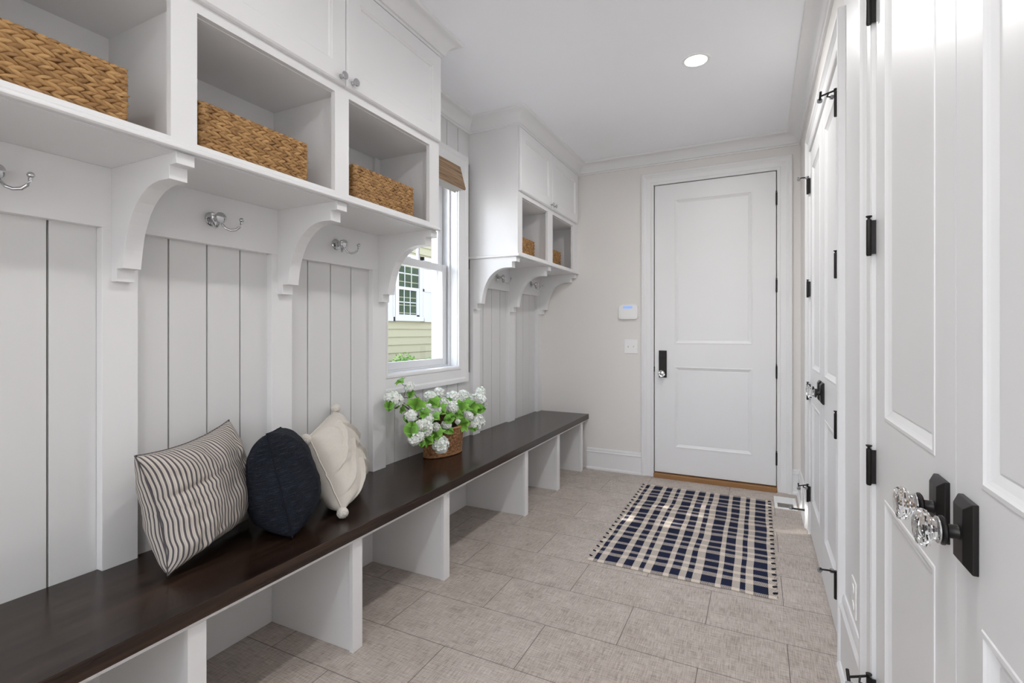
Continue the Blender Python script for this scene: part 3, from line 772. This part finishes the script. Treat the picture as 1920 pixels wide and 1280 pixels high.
# ------------------------------------------------------------------ flowers in a basket
FC = Vector((-1.735, 2.555, BT))
fl = thing('flower_basket', 'oval brown rattan basket of white snowball flowers under the window', 'potted flowers', FC)
def oval(t, r=1.0, h=0):
    a = math.radians(78)      # long axis direction in plan
    x, y = .155 * math.cos(t) * r, .078 * math.sin(t) * r
    return Vector((FC.x + x * math.cos(a) * 1 - y * math.sin(a), FC.y + x * math.sin(a) + y * math.cos(a), BT + h))
def rim_h(t): return .165 + .075 * max(0, math.sin(t)) ** 1.2   # taller at the wall side
bm = bmesh.new(); n = 64; ins = []
rows = 15; rnd = random.Random(3)
for j in range(rows):
    for k in range(n):
        t = 2 * PI * (k + (.5 if j % 2 else 0)) / n
        H = rim_h(t); z = .010 + (H - .014) * (j + .5) / rows
        fl_r = .90 + .10 * (j / rows)
        c = oval(t, fl_r, z); t2 = oval(t + .02, fl_r, z) - c
        nr = Vector((t2.y, -t2.x, 0)).normalized()
        strand(bm, c, t2 + Vector((0, 0, rnd.uniform(-.0006, .0006))), Vector((0, 0, 1)), nr, .026 if True else 0, (H / rows) * 1.15, .009, 4, 6)
obj('rattan_body', bm, 'rattan', fl, smooth=60)
bm = bmesh.new(); tube(bm, [oval(2 * PI * k / 48, .90, .0078) for k in range(49)], .007, 8); tube(bm, [oval(2 * PI * k / 48, 1.0, rim_h(2 * PI * k / 48)) for k in range(49)], .007, 8)
obj('rim', bm, 'rattan', fl, smooth=60)
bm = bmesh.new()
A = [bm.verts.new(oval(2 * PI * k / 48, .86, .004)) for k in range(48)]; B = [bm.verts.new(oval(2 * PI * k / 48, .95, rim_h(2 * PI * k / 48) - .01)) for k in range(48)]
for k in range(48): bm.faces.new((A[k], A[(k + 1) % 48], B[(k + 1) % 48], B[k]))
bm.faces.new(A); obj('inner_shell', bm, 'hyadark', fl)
# camera model used only to lay the blossoms out in the room at known depths
fpx, aY = 933.4, math.atan((1421.4 - 960) / 933.4)
def at_x(u, v, X):
    Rv = Vector((math.cos(aY), math.sin(aY), 0)); Fv = Vector((-math.sin(aY), math.cos(aY), 0))
    d = Fv + Rv * ((u - 960) / fpx) + Vector((0, 0, (620.3 - v) / fpx)); t = X / d.x
    return Vector((d.x * t, d.y * t, 1.25 + d.z * t))
def floret(bm, c, nr, s, rnd):
    nr = nr.normalized(); u = nr.cross(Vector((rnd.random(), rnd.random(), rnd.random() + .1))).normalized(); w = nr.cross(u)
    c0 = bm.verts.new(c - nr * s * .25); ph = rnd.random() * 6
    for k in range(5):
        a = ph + k * 2 * PI / 5
        d = u * math.cos(a) + w * math.sin(a); e = -u * math.sin(a) + w * math.cos(a)
        p1 = bm.verts.new(c + d * s * .55 + e * s * .42 + nr * s * .12); p2 = bm.verts.new(c + d * s + nr * s * .05); p3 = bm.verts.new(c + d * s * .55 - e * s * .42 + nr * s * .12)
        bm.faces.new((c0, p1, p2, p3))
heads = []
for var in range(3):
    bm = bmesh.new(); rnd = random.Random(40 + var); nf = 78
    for k in range(nf):
        y = 1 - 2 * (k + .5) / nf; th = k * 2.39996
        r = math.sqrt(1 - y * y); d = Vector((r * math.cos(th), r * math.sin(th), y))
        rr = 1 + rnd.uniform(-.14, .1)
        floret(bm, d * rr * .82, d + Vector((rnd.uniform(-.4, .4), rnd.uniform(-.4, .4), rnd.uniform(-.4, .4))), .27, rnd)
    bmesh.ops.create_icosphere(bm, subdivisions=2, radius=.68)
    me = bpy.data.meshes.new('flower_head'); bm.to_mesh(me); bm.free(); me.materials.append(M['petal']); heads.append(me)
def leaf_mesh_obj(kind):
    bm = bmesh.new()
    if kind == 0:   # three lobed
        out = [(0, 0), (.25, .18), (.62, .22), (.52, .42), (.72, .62), (.42, .62), (.30, .72), (0, 1.05)]
    else:
        out = [(0, 0), (.2, .12), (.34, .3), (.38, .5), (.32, .7), (.18, .88), (0, 1.0)]
    f = lambda x, y: Vector((x, y, -.16 * x * x + .12 * math.sin(y * 2.5) + .05 * abs(x)))
    mid = [bm.verts.new(f(0, y)) for _, y in out]
    for s in (1, -1):
        sd = [mid[0]] + [bm.verts.new(f(s * x, y)) for x, y in out[1:-1]] + [mid[-1]]
        for k in range(len(out) - 1):
            q = [mid[k], mid[k + 1], sd[k + 1], sd[k]]; q = [v for i, v in enumerate(q) if v not in q[:i]]
            if len(q) >= 3: bm.faces.new(q)
    me = bpy.data.meshes.new('leaf'); bm.to_mesh(me); bm.free(); me.materials.append(M['leaf'])
    me.polygons.foreach_set('use_smooth', [True] * len(me.polygons)); return me
leaves = [leaf_mesh_obj(0), leaf_mesh_obj(1)]
H = [(737, 748, 15, -1.78), (729, 745, 9, -1.79), (748, 750, 9, -1.78), (767, 725, 9.5, -1.79), (771, 779, 11, -1.70), (806, 744, 12, -1.77), (822, 736, 10, -1.77), (831, 758, 12, -1.73), (847, 745, 13, -1.75), (848, 764, 11, -1.69), (868, 742, 11, -1.75),
     (883, 749, 11, -1.74), (899, 748, 13, -1.72), (901, 734, 9, -1.72), (905, 760, 9, -1.72), (877, 780, 10, -1.68), (894, 790, 14, -1.66), (886, 797, 8, -1.66), (837, 795, 9, -1.66), (817, 800, 8, -1.65), (796, 802, 16, -1.65), (787, 797, 9, -1.64), (804, 785, 9, -1.66),
     (777, 822, 12, -1.62), (787, 818, 9, -1.62), (826, 833, 15, -1.625), (790, 763, 10, -1.74), (804, 768, 12, -1.72), (818, 769, 9, -1.70), (858, 790, 5, -1.65), (860, 752, 10, -1.76)]
rnd = random.Random(77)
base = [oval(t, .4, .12) for t in (0, .8, 1.6, 2.4, 3.2, 4, 4.8, 5.6)]
for k, (u, v, r, X) in enumerate(H):
    p = at_x(u, v, X); rad = r / fpx * (Vector((-math.sin(aY), math.cos(aY), 0)).dot(p))
    o = bpy.data.objects.new('flower_head', heads[k % 3]); C.objects.link(o); o.parent = fl
    o.location = p - FC; o.scale = (rad * 1.18,) * 3; o.rotation_euler = (rnd.uniform(0, 6), rnd.uniform(0, 6), rnd.uniform(0, 6))
    if rad > .02:
        q = min(base, key=lambda b: (b - p).length); m = q.lerp(p, .55) + Vector((0, 0, .05))
        bm = bmesh.new(); pts = [q * (1 - t) ** 2 + m * 2 * t * (1 - t) + p * t * t for t in [i / 8 for i in range(9)]]
        tube(bm, pts, .0026, 6, .0016); obj('stem', bm, 'stem', fl, smooth=60)
bm = bmesh.new(); tube(bm, [at_x(775, 757, -1.76), at_x(763, 745, -1.785), at_x(757, 745, -1.79), at_x(760, 733, -1.79), at_x(767, 725, -1.79), at_x(756, 722, -1.79), at_x(752, 716, -1.79)], .0024, 6, .0012); obj('stem', bm, 'stem', fl, smooth=60)
bm = bmesh.new(); tube(bm, [at_x(800, 775, -1.73), at_x(775, 757, -1.76), at_x(763, 745, -1.785), at_x(745, 748, -1.785)], .0026, 6, .0014); obj('stem', bm, 'stem', fl, smooth=60)
L = [(780, 762, 17, -1.70, 0), (816, 758, 16, -1.69, 0), (865, 766, 14, -1.67, 0), (881, 763, 15, -1.68, 0), (817, 784, 15, -1.63, 0), (842, 785, 11, -1.64, 1), (771, 806, 17, -1.64, 1), (872, 793, 16, -1.64, 0), (820, 818, 17, -1.64, 0), (838, 806, 13, -1.66, 1),
     (897, 767, 13, -1.68, 1), (886, 804, 10, -1.65, 1), (752, 716, 10, -1.79, 0), (770, 738, 9, -1.78, 1), (731, 759, 12, -1.77, 1), (745, 758, 9, -1.77, 1), (757, 768, 8, -1.77, 0), (856, 778, 13, -1.67, 1), (807, 827, 12, -1.63, 0), (787, 812, 13, -1.645, 0),
     (793, 774, 13, -1.69, 0), (830, 771, 14, -1.68, 0), (845, 780, 10, -1.68, 1), (885, 772, 10, -1.68, 0), (803, 795, 12, -1.67, 1), (860, 762, 12, -1.70, 0), (876, 756, 11, -1.72, 0), (800, 815, 12, -1.64, 0), (840, 754, 10, -1.74, 1), (775, 790, 9, -1.70, 1), (762, 785, 9, -1.73, 1), (790, 830, 9, -1.635, 1)]
camdir = Vector((.62, -.72, .1))
for k, (u, v, r, X, kd) in enumerate(L):
    p = at_x(u, v, X); rad = 2.2 * r / fpx * (Vector((-math.sin(aY), math.cos(aY), 0)).dot(p))
    o = bpy.data.objects.new('leaf', leaves[kd]); C.objects.link(o); o.parent = fl
    nz = (camdir + Vector((rnd.uniform(-.5, .5), rnd.uniform(-.5, .5), rnd.uniform(.1, .9)))).normalized()
    yv = Vector((rnd.uniform(-.6, .6), rnd.uniform(-.6, .6), rnd.uniform(-1, .3))); yv = (yv - nz * yv.dot(nz)).normalized(); xv = yv.cross(nz)
    o.matrix_local = Matrix.Translation(p - FC - yv * rad * .5) @ Matrix((xv, yv, nz)).transposed().to_4x4() @ Matrix.Scale(rad * (.8 if kd == 0 else 1), 4)

# ------------------------------------------------------------------ rug
bm = bmesh.new(); uvl = bm.loops.layers.uv.new('UVMap'); nx, ny = 60, 110; G = {}; UVc = {}
for s in (1, 0):
    for i in range(nx + 1):
        for j in range(ny + 1):
            a, b = i / nx, j / ny; x = RX0 + (RX1 - RX0) * a; y = RY0 + (RY1 - RY0) * b
            sc = .0045 * math.sin(b * 2 * PI * 33)
            if i == 0: x += sc
            if i == nx: x -= sc
            y += .006 * noise.noise(Vector((a * 7, b * 7, 1))) ; x += .006 * noise.noise(Vector((a * 5, b * 6, 9)))
            z = (.0075 + .0022 * noise.noise(Vector((a * 9, b * 13, 4))) + .0012 * math.sin(b * 40 + 3 * a)) if s else .0012
            if s and (i in (0, nx) or j in (0, ny)): z = .005
            G[(i, j, s)] = bm.verts.new((x, y, z)); UVc[G[(i, j, s)]] = (a, b)
for s in (1, 0):
    for i in range(nx):
        for j in range(ny): bm.faces.new([G[(i, j, s)], G[(i + 1, j, s)], G[(i + 1, j + 1, s)], G[(i, j + 1, s)]])
bd = [(i, 0) for i in range(nx)] + [(nx, j) for j in range(ny)] + [(i, ny) for i in range(nx, 0, -1)] + [(0, j) for j in range(ny, 0, -1)]
for p, q in zip(bd, bd[1:] + bd[:1]): bm.faces.new((G[(*p, 1)], G[(*q, 1)], G[(*q, 0)], G[(*p, 0)]))
for f in bm.faces:
    for lp in f.loops: lp[uvl].uv = UVc[lp.vert]
rug = thing('rug', 'navy and cream plaid cotton rug on the tiles before the entry door', 'rug', ((RX0 + RX1) / 2, (RY0 + RY1) / 2, 0))
obj('woven_field', bm, 'rug', rug, smooth=60)
bm = bmesh.new()
for k in range(22):
    y = RY0 + .04 + k * .0675
    for x, s in ((RX0 + .006, -1), (RX1 - .006, 1)):
        tube(bm, [(x - s * .012, y, .0095), (x, y + .006, .0105), (x + s * .005, y + .016, .006)], .0045, 6)
obj('edge_loops', bm, cloth('navy_yarn', (.014, .016, .03)), rug, smooth=60)

# ------------------------------------------------------------------ small fittings
kp = thing('security_keypad', 'white alarm keypad with small blue screen on far wall', 'keypad', (-1.024, FY, 1.415))
bm = bmesh.new()
pts = []
for cx, cz, a0 in ((-.965, 1.455, 0), (-1.082, 1.455, PI / 2), (-1.082, 1.378, PI), (-.965, 1.378, 1.5 * PI)): pts += arc((cx, cz), .026, a0, a0 + PI / 2, 6)
prism(bm, pts, lambda p, q, t: far_f(p, q, t), 0, .024); obj('housing', bm, 'plastic', kp, bev=.004)
obj('screen', boxes((-1.066, -.984, FY - .0255, FY - .0235, 1.447, 1.468)), 'screen', kp)
obj('keypad_flap', boxes((-1.09, -.958, FY - .0265, FY - .0238, 1.368, 1.438)), 'plastic', kp, bev=.002)
sw = thing('light_switch', 'white two toggle switch plate on far wall below the keypad', 'switch', (-1.0, FY, 1.113))
obj('cover_plate', boxes((-1.06, -.941, FY - .006, FY, 1.052, 1.175)), 'plastic', sw, bev=.003)
for x in (-1.023, -.977):
    bm = bmesh.new(); prism(bm, [(0, 1.104), (.016, 1.118), (.016, 1.126), (0, 1.124)], lambda p, q, t: far_f(t, q, .005 + p), x - .004, x + .004); obj('toggle', bm, 'plastic', sw, bev=.001)
ot = thing('power_outlet', 'white duplex outlet low on the wall between the double doors', 'outlet', (RX, 2.0, .355))
obj('cover_plate', boxes((RX - .006, RX, 1.965, 2.045, .298, .418)), 'plastic', ot, bev=.003)
for z in (.33, .386):
    bm = bmesh.new(); prism(bm, arc((2.005, z), .0165, 0, 2 * PI, 20)[:-1], lambda p, q, t: (t, p, q), RX - .0085, RX - .005); obj('socket', bm, 'plastic', ot, bev=.001)
vt = thing('floor_vent', 'white floor register on the tiles between rug and corner', 'vent', (.175, 4.11, 0))
obj('frame', boxes((.105, .125, 3.97, 4.25, 0, .006), (.225, .248, 3.97, 4.25, 0, .006), (.125, .225, 3.97, 4.0, 0, .006), (.125, .225, 4.10, 4.25, 0, .006)), 'plastic', vt, bev=.002)
bm = boxes((.125, .225, 4.0, 4.10, .0005, .0015))
for k in range(9): box(bm, .126 + k * .011, .131 + k * .011, 4.0, 4.10, .0015, .0045)
obj('louvres', bm, 'ventdark', vt)
ds = thing('door_stop', 'black rigid door stop sticking out of the right baseboard', 'door stop', (RX - .017, 3.70, .10))
bm = bmesh.new(); lathe(bm, [(0, 0), (.015, 0), (.013, .004), (.006, .009), (.0055, .075), (.009, .077), (.009, .080), (0, .080)], lambda x, y, h: (RX - .017 - h, 3.70 + x, .10 + y), 16); obj('post', bm, 'black', ds, smooth=30)
bm = bmesh.new(); lathe(bm, [(0, .080), (.0085, .080), (.0085, .090), (.006, .093), (0, .093)], lambda x, y, h: (RX - .017 - h, 3.70 + x, .10 + y), 16); obj('rubber_tip', bm, 'rubber', ds, smooth=30)

# recessed lights
def can(y, label, power):
    c = thing('recessed_light', label, 'ceiling light', (-.312, y, CZ), 'recessed ceiling lights')
    bm = bmesh.new(); sweepp = [(.074, 0), (.074, -.003), (.066, -.005), (.058, -.001), (.058, .0)]
    lathe(bm, [(.058, -.0005), (.060, -.004), (.070, -.005), (.075, -.0025), (.075, -.0002)], lambda x, yy, h: (-.312 + x, y + yy, CZ + h), 40)
    for f in [f for f in bm.faces if len(f.verts) > 8]: bm.faces.remove(f)
    obj('trim_ring', bm, 'plastic', c, smooth=40)
    bm = bmesh.new(); lathe(bm, [(0, -.0015), (.0585, -.0015), (.0585, -.0005), (0, -.0005)], lambda x, yy, h: (-.312 + x, y + yy, CZ + h), 40); obj('lens', bm, 'lens', c)
    l = bpy.data.lights.new('lamp', 'AREA'); l.shape = 'DISK'; l.size = .115; l.energy = power; l.color = (1, .985, .975); l.spread = math.radians(172)
    lo = bpy.data.objects.new('lamp', l); C.objects.link(lo); lo.parent = c; lo.location = (0, 0, -.006)
CAN = 11
can(2.955, 'recessed round ceiling light, lit, in front of the entry door', 12)
can(1.0, 'recessed round ceiling light nearer to the viewer, above the cushions', 8)
can(-.95, 'unseen recessed ceiling light added behind the viewer to brighten the room', CAN)  # out of view, added to raise the room brightness

# ------------------------------------------------------------------ outside
tag(obj('ground', boxes((-16, -2.1, -4, 24, -.2, .15)), 'bounce_ground'), 'unseen ground between the houses, made pale to bounce light indoors', 'ground', kind='structure')
nh = thing('neighbour_house', 'cream lap sided house seen through the window, with white shutters', 'house', (-7, 9, .15))
bm = bmesh.new(); z = .263 - .172
while z < 5.6:
    prism(bm, [(-7.0, z), (-6.97, z), (-6.994, z + .172), (-7.0, z + .172)], lambda p, q, t: (p, t, q), 5.0, 13.5); z += .172
box(bm, -7.6, -7.0, 5.0, 13.5, .1, 5.6)
obj('siding', bm, 'siding', nh)
bm = bmesh.new(); prism(bm, [(-6.45, 5.45), (-6.45, 5.6), (-10, 8), (-13.5, 5.6), (-13.5, 5.45), (-10, 7.8)], lambda p, q, t: (p, t, q), 4.6, 13.9); obj('roof', bm, 'shingle', nh)
wf = boxes((-6.99, -6.93, 8.42, 8.53, 1.47, 2.95), (-6.99, -6.93, 9.27, 9.38, 1.47, 2.95), (-6.99, -6.93, 8.42, 9.38, 2.83, 2.95), (-6.99, -6.91, 8.40, 9.40, 1.47, 1.575), (-6.99, -6.945, 8.53, 9.27, 2.155, 2.219),
           (-6.99, -6.95, 9.18, 9.27, 1.575, 2.16), (-6.99, -6.95, 8.50, 8.56, 1.575, 2.16), (-6.99, -6.95, 8.53, 9.27, 1.575, 1.61))
wnd = obj('window', wf, 'shutter', nh)
obj('pane', boxes((-6.98, -6.972, 8.53, 9.27, 1.575, 2.83)), 'farpane', wnd)
mb = bmesh.new()
for y in (8.77, 9.005): box(mb, -6.975, -6.962, y - .01, y + .01, 2.219, 2.83)
for y in (8.75, 8.96): box(mb, -6.975, -6.962, y - .01, y + .01, 1.6, 2.155)
for z in (2.52,): box(mb, -6.975, -6.962, 8.53, 9.27, z - .01, z + .01)
box(mb, -6.975, -6.962, 8.53, 9.2, 1.873, 1.893)
obj('muntins', mb, 'shutter', wnd)
for y0, y1 in ((9.39, 9.80), (7.99, 8.40)):
    bm = boxes((-6.985, -6.93, y0, y0 + .05, 1.46, 2.96), (-6.985, -6.93, y1 - .05, y1, 1.46, 2.96), (-6.985, -6.93, y0, y1, 1.46, 1.55), (-6.985, -6.93, y0, y1, 2.16, 2.22), (-6.985, -6.93, y0, y1, 2.88, 2.96), (-6.985, -6.95, y0 + .05, y1 - .05, 1.55, 2.88))
    obj('shutter', bm, 'shutter', nh)
def leafy(bm, c, rx, ry, rz, n, s, rnd):
    for k in range(n):
        d = Vector((rnd.gauss(0, 1), rnd.gauss(0, 1), rnd.gauss(0, 1))).normalized() * (rnd.random() ** .4)
        p = Vector((c[0] + d.x * rx, c[1] + d.y * ry, c[2] + abs(d.z) * rz if rz < 1.2 else c[2] + d.z * rz))
        u = Vector((rnd.gauss(0, 1), rnd.gauss(0, 1), rnd.gauss(0, .6))).normalized(); w = u.cross(Vector((rnd.gauss(0, 1), rnd.gauss(0, 1), rnd.gauss(0, 1)))).normalized()
        v = [bm.verts.new(p - u * s), bm.verts.new(p + w * s * .42), bm.verts.new(p + u * s), bm.verts.new(p - w * s * .42)]
        bm.faces.new(v)
rnd = random.Random(12)
for (y, x, rz, ry, lab) in ((8.25, -6.55, .62, .42, 'taller bright green shrub under the neighbour window'), (9.05, -6.5, .46, .42, 'low green shrub in front of the cream siding'), (9.95, -6.5, .50, .40, 'green shrub at the right side of the window view')):
    s_ = thing('shrub', lab, 'shrub', (x, y, .15))
    bm = bmesh.new(); leafy(bm, (x, y, .2), .35, ry, rz, 700, .045, rnd); obj('foliage', bm, 'shrub', s_)
    bm = bmesh.new()
    for k in range(6): tube(bm, [(x, y, .14), (x + rnd.uniform(-.15, .15), y + rnd.uniform(-.2, .2), .2 + rz * .7)], .006, 5)
    obj('stem', bm, 'bark', s_)
for (x, y, r, lab) in ((-1.0, 17.5, 2.6, 'round green tree beyond the house, mirrored in the neighbour window'), (5.2, 23.5, 3.0, 'larger green tree farther beyond the house')):
    t_ = thing('tree', lab, 'tree', (x, y, .15))
    bm = bmesh.new(); leafy(bm, (x, y, 3.4), r, r, 2.9, 2600, .19, rnd); obj('crown', bm, 'treeleaf', t_)
    bm = bmesh.new(); tube(bm, [(x, y, .1), (x + .1, y, 1.5), (x, y + .1, 3.4)], .2, 10, .1); obj('trunk', bm, 'bark', t_, smooth=60)

# ------------------------------------------------------------------ light and camera
SUN_T = Vector((.80, .45, -.75)).normalized()
sl = bpy.data.lights.new('sun', 'SUN'); sl.energy = 14; sl.angle = math.radians(.53); sl.color = (1, .96, .90)
so = bpy.data.objects.new('sun', sl); C.objects.link(so); so.location = (-8, -4, 9); so.rotation_euler = SUN_T.to_track_quat('-Z', 'Y').to_euler()
tx, ty, tz = Vector((-1.97, 2.57, 1.6)) - SUN_T * 7.0
t_ = thing('tree', 'tall leafy tree beside the houses that dapples the sun on the rug', 'tree', (tx, ty, .15))
bm = bmesh.new(); leafy(bm, (tx, ty, tz), 1.7, 1.7, 1.6, 2050, .12, rnd); obj('crown', bm, 'treeleaf', t_)
bm = bmesh.new(); tube(bm, [(tx, ty - .9, .1), (tx, ty - .8, 2.5), (tx, ty - .2, tz)], .16, 10, .07); obj('trunk', bm, 'bark', t_, smooth=60)
SKY, SKY_GLOW = 2.8, 9.0
w = bpy.data.worlds.new('sky'); bpy.context.scene.world = w; w.use_nodes = True; nt = w.node_tree
bg = nt.nodes['Background']
tc = N(nt, 'ShaderNodeTexCoord'); sp = N(nt, 'ShaderNodeSeparateXYZ'); nt.links.new(tc.outputs['Generated'], sp.inputs[0])
col = ramp(nt, math_n(nt, 'ADD', math_n(nt, 'MULTIPLY', sp.outputs[2], .5), .5), [(.0, (.72, .70, .68)), (.49, (.84, .84, .84)), (.55, (.92, .95, 1.0)), (1, (.62, .76, 1.0))])
# brighter veil of sky around the sun's bearing
vd = N(nt, 'ShaderNodeVectorMath', operation='DOT_PRODUCT'); vd.inputs[1].default_value = Vector((-.62, -.66, .42)).normalized()
nt.links.new(tc.outputs['Generated'], vd.inputs[0])
glow = math_n(nt, 'POWER', math_n(nt, 'MAXIMUM', vd.outputs['Value'], 0), 4)
nt.links.new(col, bg.inputs[0]); nt.links.new(math_n(nt, 'ADD', math_n(nt, 'MULTIPLY', glow, SKY_GLOW), SKY), bg.inputs[1])
cam = bpy.data.cameras.new('camera'); co = bpy.data.objects.new('camera', cam); C.objects.link(co)
cam.sensor_width = 36; cam.lens = 933.4 * 36 / 1920; cam.shift_y = -(640 - 620.3) / 1920; cam.clip_start = .02
co.location = (0, 0, 1.25); co.rotation_euler = (PI / 2, 0, aY)
sc = bpy.context.scene; sc.camera = co
sc.view_settings.view_transform = 'Standard'; sc.view_settings.look = 'None'; sc.view_settings.gamma = 1; sc.view_settings.use_curve_mapping = False
sc.view_settings.exposure = 0.05
sc.cycles.use_denoising = True; sc.cycles.max_bounces = 14; sc.cycles.diffuse_bounces = 8; sc.cycles.transparent_max_bounces = 16
sc.cycles.sample_clamp_indirect = 6; sc.cycles.caustics_reflective = False; sc.cycles.caustics_refractive = False
